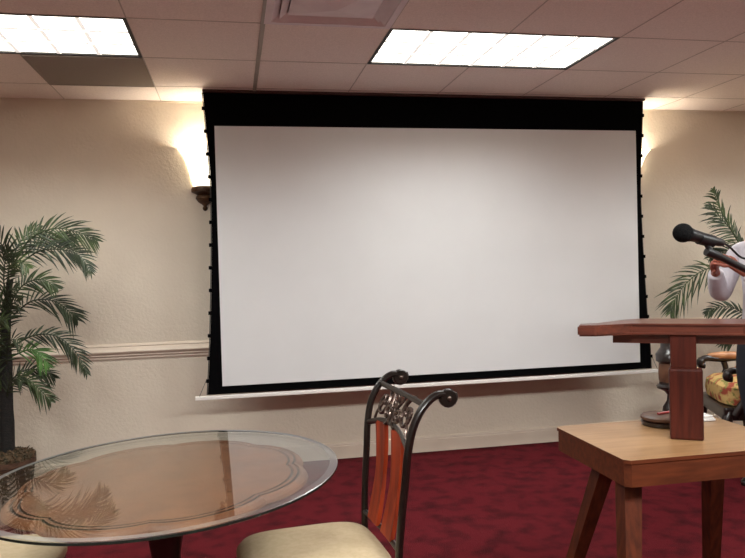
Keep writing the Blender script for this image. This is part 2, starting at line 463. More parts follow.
sconce('lit glass bowl sconce peeking out past right edge of screen', 3.0)

# ------------------------------------------------------------------ round glass table
TX, TY = -.2236, 2.253
t = thing('round_table', 'round glass-topped dining table over scalloped wood top with dark pedestal', 'table', (TX, TY, 0))
tilt = Matrix.Translation((0, 0, .738)) @ Matrix.Rotation(-.0262, 4, 'Y') @ Matrix.Rotation(.0046, 4, 'X')
GR = .5335
go = MB().lathe([(GR-.02, 0), (GR-.004, .0005), (GR, .0025), (GR, .0095), (GR-.003, .0112), (GR-.024, .0122), (GR-.026, .0124)], 200, tilt).build('glass_top', 'glass', t)
go.data.materials.append(M['glass_edge']); go.data.materials.append(M['glass_bevel'])
for p in go.data.polygons:
    rc = math.hypot(p.center.x, p.center.y)
    p.material_index = 1 if abs(p.normal.z) < .75 else (2 if rc > GR-.0245 and p.normal.z > 0 else 0)
def lob(tt, r_):
    a = (tt*8/(2*PI)) % 1.0
    d_ = abs(a-.5)*2            # 0 mid lobe .. 1 cusp
    k = math.sqrt(max(0, 1-(d_*.96)**2))     # round lobe
    w = max(0, min(1, (r_-.24)/.15))
    return 1 + w*(.075*(.55*k+.45*(1-d_*d_)) - .045)
wt = MB().lathe([(.36, -.035), (.425, -.03), (.435, -.022), (.432, -.014), (.424, -.006), (.418, -.003), (.412, -.003), (.4105, -.009), (.4045, -.009), (.403, -.003), (.393, -.003), (.3915, -.009), (.3855, -.009), (.384, -.004), (.374, -.004), (.0, -.005)], 240, tilt, lob)
wo = wt.build('wood_top', 'veneer', t)
wo.data.materials.append(M['table_rim']); wo.data.materials.append(M['table_groove'])
nseg = 240
def ring_of(vi): return vi//nseg              # lathe lays its rings out in order
for p in wo.data.polygons:
    rg_ = sorted({ring_of(v) for v in p.vertices})
    if min(rg_) < 15: p.material_index = 1
    if rg_ in ([8, 9], [7, 8], [12, 13], [11, 12]): p.material_index = 2
for k in range(6):
    a = 2*PI*k/6+.2
    MB().lathe([(.008, -.007), (.008, -.0004)], 12, tilt @ Matrix.Translation((.3*math.cos(a), .3*math.sin(a), 0))).build('rubber_pad', 'glass', t)
MB().lathe([(.19, 0), (.19, .02), (.17, .035), (.10, .05), (.062, .08), (.05, .13), (.062, .18), (.07, .24), (.06, .32), (.046, .42), (.044, .5), (.052, .55), (.066, .6), (.09, .645), (.13, .675), (.17, .685), (.17, .70)], 40).build('pedestal', 'dark_wood', t, True)
MB().lathe([(.2, .694), (.22, .697), (.22, .703), (.2, .7055)], 48).build('mounting_plate', 'dark_wood', t)

# ------------------------------------------------------------------ dining chair
def dining_chair(label, loc, rz):
    t = thing('dining_chair', label, 'chair', loc, rz, 'dining chairs at the round table')
    hw = .222
    # post line in (x back, z) ; local front is -X, origin under the middle of the seat
    post = [(.262, .0), (.235, .16), (.220, .32), (.219, .47), (.227, .6), (.239, .72), (.246, .80), (.260, .870), (.284, .922), (.314, .956), (.343, .972), (.364, .972)]
    for s_ in (-1, 1):
        pts = smoothpath([(x, s_*(.186+.036*max(0, min(1, (z-.47)/.42))), z) for x, z in post], 5)
        MB().tube(pts, .0145, 10, (.82, 1)).build('back_post', 'iron', t, True)
        # scroll head: a disc of coiled bar with a button
        cx_, cz_ = .376, .960
        sp = [(cx_+.026*(1-.035*i)*math.cos(.6-i*.42), s_*hw, cz_+.026*(1-.035*i)*math.sin(.6-i*.42)) for i in range(24)]
        b = MB().tube(sp, .0085, 8)
        mx = Matrix.Translation((cx_, s_*hw, cz_)) @ Matrix.Rotation(PI/2, 4, 'X')
        b.lathe([(.024, -.012), (.028, -.007), (.028, .007), (.024, .012)], 20, mx)
        h_ = b.build('scroll_head', 'iron', t, True)
        MB().sphere((0, 0, 0), .009, (1, .7, 1), 12, 8, Matrix.Translation((cx_, s_*(hw+.0), cz_)) @ Matrix.Translation((0, -.012, 0))).build('rosette', 'iron_scroll', h_, True)
        # front leg
        MB().tube(smoothpath([(-.185, s_*.165, .405), (-.19, s_*.168, .28), (-.195, s_*.172, .12), (-.215, s_*.178, .012), (-.225, s_*.18, .0)], 4), [.016]*13+[.014]*4, 10).build('leg', 'iron', t, True)
    # rails
    MB().tube(smoothpath([(.302, -hw, .944), (.303, 0, .946), (.302, hw, .944)], 4), .0095, 8, (.8, 1.1)).build('top_rail', 'iron', t, True)
    MB().tube(smoothpath([(.246, -.214, .81), (.262, -.1, .838), (.266, 0, .846), (.262, .1, .838), (.246, .214, .81)], 4), .009, 8, (.8, 1.1)).build('middle_rail', 'iron', t, True)
    MB().tube([(.219, -.188, .505), (.228, 0, .505), (.219, .188, .505)], .009, 8).build('lower_rail', 'iron', t, True)
    MB().box((.0, 0, .398), (.43, .37, .03), bevel=.01).build('seat_frame', 'iron', t)
    # slats: flat boards with a waisted outline, slightly bowed
    for yc, w0 in ((-.085, .10), (.085, .10)):
        b = MB(); rows = []
        n = 12
        for i in range(n+1):
            k = i/n; z = .508+(.838-.508)*k - .002*k
            x = .218+.042*k+.012*math.sin(PI*k)
            w = w0*(.78+.22*abs(math.cos(PI*k)))
            rows.append([b.bm.verts.new((x+dx, yc*(.84+.16*k)+sy*w/2, z)) for dx, sy in ((-.007, -1), (-.007, 1), (.007, 1), (.007, -1))])
        for a, c in zip(rows, rows[1:]):
            for k in range(4): b.bm.faces.new((a[k], a[(k+1) % 4], c[(k+1) % 4], c[k]))
        b.bm.faces.new(rows[0]); b.bm.faces.new(rows[-1])
        b.build('slat', 'slat', t)
    # wrought scrollwork between middle and top rail, lying in the curved back
    def back(y, z):
        k = (z-.82)/(.955-.82)
        return Vector((.256+.060*max(0, k)**1.5, y, z))
    def spiral(yc, zc, r0, turns, a0, hand, b):
        pts = []
        for i in range(28):
            k = i/27; rr = r0*(1-.82*k); a = a0+hand*2*PI*turns*k
            pts.append(back(yc+rr*math.cos(a), zc+rr*math.sin(a)))
        b.tube(pts, .0068, 6)
        b.sphere(pts[-1], .0105, u=8, v=6)
    for s_ in (-1, 1):
        b = MB()
        spiral(s_*.118, .897, .052, 1.25, PI*.5 if s_ < 0 else PI*.5, s_, b)
        spiral(s_*.046, .872, .034, 1.2, -PI*.5, -s_, b)
        b.tube(smoothpath([back(s_*.018, .848), back(s_*.010, .885), back(s_*.034, .915), back(s_*.05, .945)], 5), .0052, 6)
        b.tube(smoothpath([back(s_*.1, .915), back(s_*.125, .89), back(s_*.15, .86), back(s_*.16, .835)], 5), .0048, 6)
        b.build('scrollwork', 'iron_scroll', t, True)
    b = MB()
    for dy, dz, sc in ((0, .9, 1), (-.014, .882, .75), (.014, .882, .75), (0, .925, .7)):
        p = back(dy, dz)
        b.sphere(p, .016*sc, (.55, .7, 1.5), 10, 8)
    b.build('leaf_ornament', 'iron_scroll', t, True)
    # cushion: rounded-square dome
    b = MB(); n = 64
    def sq(rx, ry, z, e=4.2):
        out = []
        for i in range(n):
            a = 2*PI*i/n; c_, s2 = math.cos(a), math.sin(a)
            out.append(b.bm.verts.new((math.copysign(abs(c_)**(2/e), c_)*rx-.008, math.copysign(abs(s2)**(2/e), s2)*ry, z)))
        return out
    rings = [sq(.2, .185, .412), sq(.222, .212, .418), sq(.231, .222, .436), sq(.23, .221, .455), sq(.216, .208, .472), sq(.185, .178, .483), sq(.13, .125, .490), sq(.06, .058, .493)]
    for a, c in zip(rings, rings[1:]):
        for i in range(n): b.bm.faces.new((a[i], a[(i+1) % n], c[(i+1) % n], c[i]))
    b.bm.faces.new(rings[0][::-1]); b.bm.faces.new(rings[-1])
    b.build('seat_cushion', 'cream', t, True)
    return t
ch = dining_chair('cream-seated iron dining chair with orange slats, right of glass table', (.232, 2.24, 0), math.radians(5.5))
c2 = copy_tree(ch)
c2.location = (-.808, 2.415, 0); c2.rotation_euler = (0, 0, math.radians(178))
c2['label'] = 'cream dining chair seat showing under left front of glass table, at bottom left corner'

# ------------------------------------------------------------------ lectern table
t = thing('side_table', 'honey oak side table on splayed legs carrying the lectern', 'table', (1.55, 2.315, 0))
hx, hy = .335, .255; c_ = .018
poly = [(-hx+c_, -hy), (hx-c_, -hy), (hx, -hy+c_), (hx, hy-c_), (hx-c_, hy), (-hx+c_, hy), (-hx, hy-c_), (-hx, -hy+c_)]
MB().prism(poly, .708, .72).build('table_top', 'oak', t)
k_ = .988
MB().prism([(x*k_, y*k_) for x, y in poly], .632, .7085).build('apron', 'oak_dark', t)
tt_ = [o for o in t.children if o.name.startswith('table_top')][0]
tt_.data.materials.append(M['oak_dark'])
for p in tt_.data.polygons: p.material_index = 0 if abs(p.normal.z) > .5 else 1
for px_, py_, sx, sy in ((1.328, 2.43, -1, 1), (1.80, 2.43, 1, 1), (1.262, 2.13, -1, -1), (1.84, 2.13, 1, -1)):   # leg centres 0.55 m up
    b = MB(); rows = []
    for z, w in ((.645, .031), (.55, .030), (.0, .022)):
        cx_, cy_ = px_-1.55+sx*(.55-z)*.18, py_-2.315+sy*(.55-z)*.29
        rows.append([b.bm.verts.new((cx_+a*w, cy_+d_*w, z)) for a, d_ in ((-1, -1), (1, -1), (1, 1), (-1, 1))])
    for a, c in zip(rows, rows[1:]):
        for k in range(4): b.bm.faces.new((a[k], a[(k+1) % 4], c[(k+1) % 4], c[k]))
    b.bm.faces.new(rows[0]); b.bm.faces.new(rows[-1])
    b.build('leg', 'oak_leg', t)

# ------------------------------------------------------------------ lectern
t = thing('lectern', 'mahogany tabletop lectern with clipped-corner reading board on a post', 'lectern', (1.575, 2.255, .72), math.radians(-32))
MB().box((-.006, 0, .126), (.110, .055, .252), bevel=.008).build('sleeve', 'lectern_shaded', t)
MB().box((-.012, .02, .315), (.086, .034, .13), bevel=.004).build('post', 'lectern_shaded', t)
bp_ = [(-.365, -.10), (-.30, -.095), (-.185, .0), (.185, .0), (.30, -.095), (.365, -.10), (.38, -.08), (.38, .21), (.36, .23), (-.15, .23), (-.22, .17), (-.30, .0), (-.365, -.02)]
b = MB().prism(bp_, .370, .410)
bmesh.ops.bevel(b.bm, geom=list(b.bm.edges), offset=.006, segments=2, affect='EDGES')
b.build('reading_board', 'lectern', t)
MB().prism([(-.25, .03), (.25, .03), (.21, .15), (-.21, .15)], .335, .372).build('batten', 'lectern', t)

# things on the side table
t = thing('wooden_block', 'round dark wooden block on side table left of lectern post', 'wooden block', (1.615, 2.475, .72), .3)
MB().lathe([(.070, 0), (.076, .004), (.076, .016), (.070, .02)], 36).build('lower_disc', 'dark_wood', t, True)
MB().lathe([(.066, .02), (.074, .0215), (.078, .026), (.078, .034), (.072, .039), (.0, .040)], 36).build('upper_disc', mat('mid_brown_wood', (98, 64, 44), .5, (70, 44, 30), 9, (1, 6, 6)), t, True)  # upper disc a lighter brown than the lower
b = MB().tube([(-.06, -.02, 0), (.05, .012, 0)], .0045, 8); b.tube([(.05, .012, 0), (.064, .016, 0)], [.0045, .001], 8)
tag(b.build('pencil', 'red', None, False, (1.655, 2.49, .7645)), 'red pencil lying on the round dark wooden block', 'pencil')
b = MB()
b.prism([(-.05, -.03), (.05, -.038), (.055, .03), (-.045, .034)], 0, .006, Matrix.Rotation(.1, 4, 'Z'))
b.prism([(-.046, -.024), (.048, -.032), (.05, .026), (-.043, .03)], .007, .012, Matrix.Rotation(.18, 4, 'Z') @ Matrix.Rotation(.02, 4, 'X'))
b.prism([(-.04, -.02), (.046, -.026), (.047, .024), (-.038, .028)], .013, .017, Matrix.Rotation(.05, 4, 'Z') @ Matrix.Rotation(-.03, 4, 'Y'))
tag(b.build('folded_paper', 'paper', None, False, (1.79, 2.50, .722)), 'folded white paper on side table right of lectern post', 'paper')

# ------------------------------------------------------------------ microphone and stand
YM = 1.85
A = Vector((1.286, YM, 1.436)); B = Vector((1.432, YM+.02, 1.404)); ax = (B-A).normalized()
t = thing('microphone', 'black microphone with round foam head clipped to the boom', 'microphone', A)
MB().sphere((0, 0, 0), .0285, (1, 1, .98), 24, 16).build('head', 'mic', t, True)
q_ = Vector((0, 0, 1)).rotation_difference(ax).to_matrix().to_4x4()
MB().lathe([(.019, .018), (.021, .024), (.0185, .034), (.017, .06), (.0145, .1), (.0125, .135), (.010, .15), (.008, .152)], 20, q_).build('handle', 'mic_body', t, True)
MB().tube(smoothpath([ax*.15, ax*.175+Vector((0, 0, -.006)), ax*.22+Vector((.01, .01, -.03)), Vector((.255, .012, -.088)), Vector((.34, .004, -.158)), Vector((.45, .0, -.214)), Vector((.50, -.004, -.237))], 5), .0032, 6).build('cable', 'mic_body', t, True)
t = thing('microphone_stand', 'black microphone stand with slanted boom in front of lectern', 'microphone stand', (1.76, YM, 0))
o_ = Vector((1.76, YM, 0))
cl = A+ax*.085
MB().tube([cl-ax*.026+Vector((0, 0, -.003)), cl+ax*.026+Vector((0, 0, -.003))], .0185, 14).build('clip', 'mic_body', t, True, -o_)
J = Vector((1.382, YM+.012, 1.377))
MB().tube([cl+Vector((0, 0, -.012)), J+Vector((-.002, 0, .012)), J], [.009, .009, .012], 10).build('swivel', 'mic_body', t, True, -o_)
E_ = Vector((1.80, YM, 1.178))
MB().tube([J+Vector((-.012, 0, .004)), J+Vector((.03, 0, -.012)), J+Vector((.035, 0, -.014)), E_], [.013, .013, .0105, .0105], 12).build('boom', 'mic_body', t, True, -o_)
MB().lathe([(.0, 0), (.14, 0), (.14, .008), (.12, .018), (.03, .026), (.0125, .03), (.0125, .7), (.016, .71), (.016, .76), (.009, .77), (.009, 1.18), (.0, 1.185)], 24).build('pole', 'mic_body', t, True)
MB().box((0, 0, 1.197), (.04, .04, .04), bevel=.008).build('boom_joint', 'mic_body', t)

# ------------------------------------------------------------------ palms
def frond(parent, pts, n=20, ll=.15, lw=.014, facing=(0, -1, .25), m='leaf', seed=0, start=.18, droop=.35, name='frond'):
    rng = random.Random(seed)
    P = smoothpath(pts, 10); b = MB()
    L = len(P)-1
    b.tube(P, [.006*(1-.75*i/L) for i in range(L+1)], 5)
    fc = Vector(facing).normalized()
    for i in range(n):
        k = start+(1-start)*(i+.5)/n
        x = k*L; j = int(min(x, L-1)); p = P[j].lerp(P[j+1], x-j)
        tg = (P[min(j+2, L)]-P[max(j-1, 0)]).normalized()
        lat = fc.cross(tg).normalized()
        env = (math.sin(PI*min(1, .18+.82*((k-start)/(1-start))))**.6)*.85+.15 if k < .97 else .45
        if k > .8: env *= 1-(k-.8)*2.2
        for s_ in (-1, 1):
            ln = ll*env*rng.uniform(.85, 1.1)
            ang = math.radians(rng.uniform(38, 56)-22*(k-start))
            d_ = (tg*math.cos(ang)+lat*s_*math.sin(ang)-fc*rng.uniform(-.05, .35)).normalized()
            w = lw*rng.uniform(.8, 1.15)
            nrm = d_.cross(lat*s_).normalized(); wd = d_.cross(nrm).normalized()
            if rng.random() < .5: wd = (wd+nrm*rng.uniform(-.5, .5)).normalized()
            up_ = wd.cross(d_).normalized()
            rows = []
            for q2 in range(5):
                a = q2/4
                c_ = p+d_*ln*a+Vector((0, 0, -1))*droop*ln*a*a
                ww = w*(.45, 1, .95, .62, .06)[q2]/2
                rows.append([b.bm.verts.new(c_+wd*ww), b.bm.verts.new(c_-up_*ww*.4), b.bm.verts.new(c_-wd*ww)])
            for a_, e_ in zip(rows, rows[1:]):
                b.bm.faces.new((a_[0], a_[1], e_[1], e_[0])); b.bm.faces.new((a_[1], a_[2], e_[2], e_[1]))
    return b.build(name, m, parent)

def pot(t, R=.15, h=.29):
    MB().lathe([(R*.75, 0), (R*.8, .005), (R*.98, h-.03), (R*1.03, h-.03), (R*1.03, h), (R*.93, h), (R*.92, h-.02), (0, h-.02)], 36).build('pot', 'basket', t, True)
    rg = random.Random(3); b = MB()
    b.lathe([(R*1.0, h-.004), (R*.97, h+.012), (R*.7, h+.03), (R*.3, h+.04), (0, h+.042)], 28)
    for k in range(420):
        a = rg.uniform(0, 2*PI); rr = R*1.02*math.sqrt(rg.random())
        p = Vector((rr*math.cos(a), rr*math.sin(a), h+.006+.034*(1-(rr/R)**2)))
        d_ = Vector((rg.uniform(-1, 1), rg.uniform(-1, 1), rg.uniform(-.1, .7)))*.03
        b.tube([p-d_*.3, p+d_*.5+Vector((0, 0, .008)), p+d_+Vector((0, 0, rg.uniform(-.012, .006)))], [.004, .0042, .0015], 4)
    b.build('moss', 'moss', t, True)

PX, PY = -1.325, 4.5
t = thing('potted_palm', 'potted palm standing by the wall at left, beyond glass table', 'potted palm', (PX, PY, 0))
pot(t)
MB().tube(smoothpath([(0, 0, .26), (.004, 0, .5), (.008, 0, .8), (.02, 0, 1.1), (.05, 0, 1.34)], 4), [.042]*5+[.038]*5+[.028]*4+[.018]*3, 12).build('trunk', 'trunk', t, True)
fl = [
 ([(-1.261, 1.41), (-1.159, 1.568), (-1.019, 1.632), (-.88, 1.605), (-.78, 1.555)], -.05, .17, 'leaf', 25),
 ([(-1.262, 1.39), (-1.106, 1.496), (-.967, 1.505), (-.856, 1.467), (-.786, 1.369)], -.22, .14, 'leaf2', 24),
 ([(-1.27, 1.40), (-1.13, 1.545), (-1.02, 1.585), (-.93, 1.575)], .1, .13, 'leaf2', 20),
 ([(-1.29, 1.18), (-1.195, 1.304), (-1.084, 1.335), (-.991, 1.285)], -.12, .13, 'leaf', 20),
 ([(-1.293, 1.1), (-1.171, 1.205), (-1.049, 1.205), (-.963, 1.136), (-.925, 1.087)], .05, .15, 'leaf2', 22),
 ([(-1.299, .93), (-1.15, 1.008), (-1.012, 1.001), (-.903, .907), (-.839, .783)], -.15, .12, 'leaf2', 24),
 ([(-1.301, .88), (-1.18, .925), (-1.12, .9), (-1.07, .83)], -.05, .12, 'leaf_bright', 16),
 ([(-1.307, .70), (-1.213, .757), (-1.132, .71), (-1.052, .628)], -.1, .13, 'leaf', 18),
 ([(-1.30, .74), (-1.22, .80), (-1.14, .79), (-1.07, .74)], .08, .12, 'leaf2', 16),
 ([(-1.272, 1.40), (-1.29, 1.53), (-1.37, 1.63)], -.1, .16, 'leaf2', 15),
 ([(-1.265, 1.41), (-1.245, 1.52), (-1.20, 1.60), (-1.13, 1.64)], .12, .15, 'leaf', 16),
 ([(-1.292, 1.12), (-1.359, 1.25), (-1.46, 1.29)], -.15, .15, 'leaf', 16),
 ([(-1.30, .9), (-1.384, 1.018), (-1.5, .97)], -.1, .14, 'leaf2', 16),
 ([(-1.30, .66), (-1.39, .73), (-1.5, .66)], -.15, .13, 'leaf', 14),
 ([(-1.28, 1.3), (-1.25, 1.40), (-1.17, 1.44), (-1.09, 1.40)], -.3, .12, 'leaf', 16),
 ([(-1.32, .62), (-1.27, .74), (-1.21, .79), (-1.15, .77)], -.3, .12, 'leaf2', 14),
 ([(-1.33, .68), (-1.36, .82), (-1.34, .93), (-1.29, 1.0)], -.2, .12, 'leaf2', 14),
 ([(-1.33, .85), (-1.34, 1.0), (-1.30, 1.10), (-1.23, 1.12)], -.25, .13, 'leaf', 15),
 ([(-1.32, 1.0), (-1.36, 1.15), (-1.36, 1.26), (-1.31, 1.35)], -.25, .13, 'leaf2', 15),
 ([(-1.31, 1.05), (-1.28, 1.18), (-1.23, 1.27), (-1.16, 1.30)], -.28, .12, 'leaf2', 15),
 ([(-1.31, .80), (-1.28, .93), (-1.23, 1.0), (-1.15, 1.0)], -.28, .12, 'leaf2', 15),
 ([(-1.30, 1.2), (-1.29, 1.33), (-1.26, 1.44), (-1.22, 1.52)], -.2, .13, 'leaf2', 15),
 ([(-1.29, 1.0), (-1.27, 1.12), (-1.22, 1.2), (-1.16, 1.22)], -.25, .12, 'leaf2', 15),
]
for k, (pts, dy, ll, m_, n_) in enumerate(fl):
    n0 = len(pts)-1
    frond(t, [(x-PX, dy*i/n0, z) for i, (x, z) in enumerate(pts)], n_, ll*1.0, .0112, (.12*(-1)**k, -1, .2), m_, k, .15, .25)

QX, QY = 3.78, 4.52
t = thing('potted_palm', 'potted palm at right edge behind the raised hands and armchair', 'potted palm', (QX, QY, 0))
pot(t, .16, .3)
MB().tube(smoothpath([(0, 0, .27), (-.005, 0, .6), (.005, 0, 1.0), (-.02, 0, 1.32)], 5), [.036]*6+[.032]*5+[.022]*5, 12).build('trunk', 'trunk', t, True)
fr = [
 ([(3.76, 1.13), (3.5, 1.28), (3.28, 1.275), (3.106, 1.185), (2.996, 1.075), (2.94, .99)], -.14, .2, 'leaf', 26),
 ([(3.77, 1.28), (3.58, 1.44), (3.466, 1.58), (3.36, 1.72), (3.30, 1.83)], -.12, .17, 'leaf', 24),
 ([(3.76, 1.28), (3.60, 1.50), (3.50, 1.64), (3.43, 1.74)], .1, .17, 'leaf2', 20),
 ([(3.76, .90), (3.639, .93), (3.534, .99), (3.396, 1.0), (3.30, .96)], -.02, .13, 'leaf2', 18),
 ([(3.76, 1.24), (3.62, 1.38), (3.50, 1.40), (3.40, 1.36)], .05, .16, 'leaf2', 18),
 ([(3.76, 1.2), (3.6, 1.32), (3.45, 1.34), (3.33, 1.26)], -.1, .14, 'leaf', 18),
 ([(3.77, .72), (3.66, .80), (3.56, .79), (3.48, .72)], .05, .14, 'leaf2', 16),
 ([(3.79, 1.3), (3.9, 1.55), (4.05, 1.66), (4.2, 1.6)], -.1, .17, 'leaf', 20),
 ([(3.79, 1.1), (3.95, 1.3), (4.12, 1.33), (4.26, 1.22)], -.15, .17, 'leaf', 20),
 ([(3.78, .9), (3.95, 1.05), (4.1, 1.0), (4.2, .88)], -.1, .15, 'leaf2', 18),
 ([(3.78, 1.3), (3.76, 1.5), (3.72, 1.68), (3.64, 1.8)], -.2, .16, 'leaf', 18),
]
for k, (pts, dy, ll, m_, n_) in enumerate(fr):
    n0 = len(pts)-1
    frond(t, [(x-QX, dy*i/n0, z) for i, (x, z) in enumerate(pts)], n_, ll*.95, .012, (.1*(-1)**k, -1, .2), m_, 40+k, .3 if k == 0 else .2, .3)
# a broad yellowing leaf
b = MB(); rows = []
for i in range(9):
    a = i/8; c_ = Vector((-.05-.14*a, -.2, 1.42+.20*a-.06*a*a)); w = .045*math.sin(PI*min(1, a*.9+.08))
    rows.append([b.bm.verts.new(c_+Vector((.7, 0, .7))*w*-1), b.bm.verts.new(c_+Vector((0, .012, 0))), b.bm.verts.new(c_+Vector((.7, 0, .7))*w)])
for a_, e_ in zip(rows, rows[1:]):
    b.bm.faces.new((a_[0], a_[1], e_[1], e_[0])); b.bm.faces.new((a_[1], a_[2], e_[2], e_[1]))
lf = b.build('leaf', 'leaf_yellow', t, True); lf['label'] = 'broad yellow-green leaf'

# ------------------------------------------------------------------ turned stand
t = thing('turned_stand', 'turned dark wooden pedestal stand half hidden behind lectern post', 'stand', (2.885, 4.3, 0))
MB().lathe([(.15, 0), (.15, .03), (.12, .05), (.06, .09), (.045, .16), (.06, .24), (.07, .3), (.062, .34), (.058, .36), (.034, .40), (.030, .44), (.05, .465), (.095, .485), (.098, .5), (.08, .515), (.078, .53)], 32).build('base', 'dark_wood', t, True)
MB().lathe([(.078, .53), (.083, .55), (.084, .6), (.08, .655), (.085, .66)], 32).build('shaft', mat('carved_brown_wood', (112, 74, 50), .5, (84, 52, 36), 14, coat=.2), t, True)
MB().lathe([(.085, .66), (.098, .67), (.1, .715), (.085, .735), (.07, .76), (.066, .82), (.074, .86), (.11, .88), (.12, .885), (.12, .9), (0, .9)], 32).build('capital', 'dark_wood', t, True)

# ------------------------------------------------------------------ armchair
t = thing('armchair', 'carved dark wood armchair with yellow and red floral seat', 'armchair', (3.36, 4.06, 0), math.radians(-21))
hw, hd = .27, .28
b = MB(); n = 48
def sqr(rx, ry, z, e=5):
    o = []
    for i in range(n):
        a = 2*PI*i/n; c_, s2 = math.cos(a), math.sin(a)
        o.append(b.bm.verts.new((math.copysign(abs(c_)**(2/e), c_)*rx, math.copysign(abs(s2)**(2/e), s2)*ry, z)))
    return o
rings = [sqr(.26, .25, .42), sqr(.285, .268, .43), sqr(.295, .272, .48), sqr(.287, .266, .535), sqr(.255, .238, .562), sqr(.16, .15, .576), sqr(.05, .05, .58)]
for a, c in zip(rings, rings[1:]):
    for i in range(n): b.bm.faces.new((a[i], a[(i+1) % n], c[(i+1) % n], c[i]))
b.bm.faces.new(rings[0][::-1]); b.bm.faces.new(rings[-1])
b.build('seat', 'floral', t, True)
MB().box((0, 0, .38), (.60, .56, .085), bevel=.015).build('seat_rail', 'dark_wood', t)
for sy in (-1, 1):
    MB().tube(smoothpath([(-.26, sy*.25, .39), (-.285, sy*.262, .3), (-.265, sy*.25, .16), (-.28, sy*.258, .05), (-.31, sy*.27, .0)], 5), [.034]*6+[.028]*5+[.02]*5+[.022]*4+[.024], 10).build('leg', 'dark_wood', t, True)
    MB().tube(smoothpath([(.26, sy*.24, .39), (.27, sy*.24, .2), (.33, sy*.25, .0)], 5), [.03]*5+[.024]*5+[.02], 10).build('leg', 'dark_wood', t, True)
    ar = MB().tube(smoothpath([(.27, sy*.27, .70), (.1, sy*.285, .675), (-.12, sy*.295, .650), (-.235, sy*.29, .655), (-.275, sy*.29, .64), (-.28, sy*.29, .61), (-.255, sy*.29, .605)], 5), [.02]*10+[.023]*10+[.028]*6+[.024]*5, 10).build('arm', 'dark_wood', t, True)
    MB().tube(smoothpath([(-.13, sy*.29, .63), (-.12, sy*.29, .56), (-.17, sy*.285, .47), (-.235, sy*.27, .37)], 5), [.02]*5+[.024]*5+[.03]*6, 10).build('arm_support', 'dark_wood', t, True)
    MB().sphere((-.10, sy*.293, .674), .03, (4.8, 1.1, .9), 20, 12).build('arm_pad', 'pad', t, True)
    MB().tube(smoothpath([(.27, sy*.25, .36), (.29, sy*.25, .7), (.35, sy*.25, 1.05), (.38, sy*.235, 1.14)], 5), .024, 10).build('back_post', 'dark_wood', t, True)
MB().tube(smoothpath([(.378, -.24, 1.13), (.395, -.12, 1.19), (.405, 0, 1.22), (.395, .12, 1.19), (.378, .24, 1.13)], 5), .027, 10).build('crest_rail', 'dark_wood', t, True)
MB().box((0, 0, 0), (.06, .45, .56), Matrix.Translation((.318, 0, .84)) @ Matrix.Rotation(math.radians(9), 4, 'Y'), bevel=.022, seg=3).build('backrest', 'floral', t, True)

# ------------------------------------------------------------------ person
def skin_mesh(verts, edges, radii, sub=2):
    me = bpy.data.meshes.new('tmp'); me.from_pydata([Vector(v) for v in verts], edges, [])
    o = bpy.data.objects.new('tmp', me); C.objects.link(o)
    md = o.modifiers.new('s', 'SKIN'); md.use_smooth_shade = True
    sv = me.skin_vertices[0].data if me.skin_vertices else None
    if sv is None:
        bm = bmesh.new(); bm.from_mesh(me); bm.verts.layers.skin.verify(); bm.to_mesh(me); bm.free(); sv = me.skin_vertices[0].data
    for i, rr in enumerate(radii):
        sv[i].radius = (rr, rr) if not isinstance(rr, tuple) else rr
        sv[i].use_root = (i == 0)
    ss = o.modifiers.new('u', 'SUBSURF'); ss.levels = sub; ss.render_levels = sub
    dg = bpy.context.evaluated_depsgraph_get(); dg.update()
    m2 = bpy.data.meshes.new_from_object(o.evaluated_get(dg))
    bpy.data.objects.remove(o)
    return m2
def mesh_obj(name, me, m, parent):
    me.materials.clear(); me.materials.append(M[m])
    for p in me.polygons: p.use_smooth = True
    o = bpy.data.objects.new(name, me); C.objects.link(o); o.parent = parent; return o
class SK:
    def __init__(s): s.v = []; s.e = []; s.r = []
    def add(s, p, r, par=None):
        s.v.append(Vector(p)); s.r.append(r); i = len(s.v)-1
        if par is not None: s.e.append((par, i))
        return i
    def chain(s, par, items):
        for p, r in items: par = s.add(p, r, par)
        return par

# local frame: faces -Y; +X is the figure's own left-hand side in view... (origin on floor between the feet)
PRZ = math.radians(-78)       # facing the screen side, to the left and a little forward
pt = thing('person', 'person in white shirt and navy trousers at right edge, hands raised to chest', 'person', (3.05, 3.60, 0), PRZ)
def limb_pts(sd):
    sh = Vector((sd*.185, .0, 1.43)); el = Vector((sd*.23, -.13, 1.125)); wr = Vector((sd*.085, -.325, 1.285))
    return sh, el, wr
body = SK()
pel = body.add((0, 0, .95), (.115, .085))
ch_ = body.chain(pel, [((0, .005, 1.08), (.115, .08)), ((0, .0, 1.24), (.125, .085)), ((0, .0, 1.37), (.10, .07))])
nk = body.chain(ch_, [((0, .0, 1.45), (.054, .054)), ((0, -.012, 1.535), (.052, .054))])
hd_ = body.chain(nk, [((0, -.02, 1.585), (.058, .072)), ((0, -.022, 1.66), (.072, .090)), ((0, -.012, 1.72), (.062, .078))])
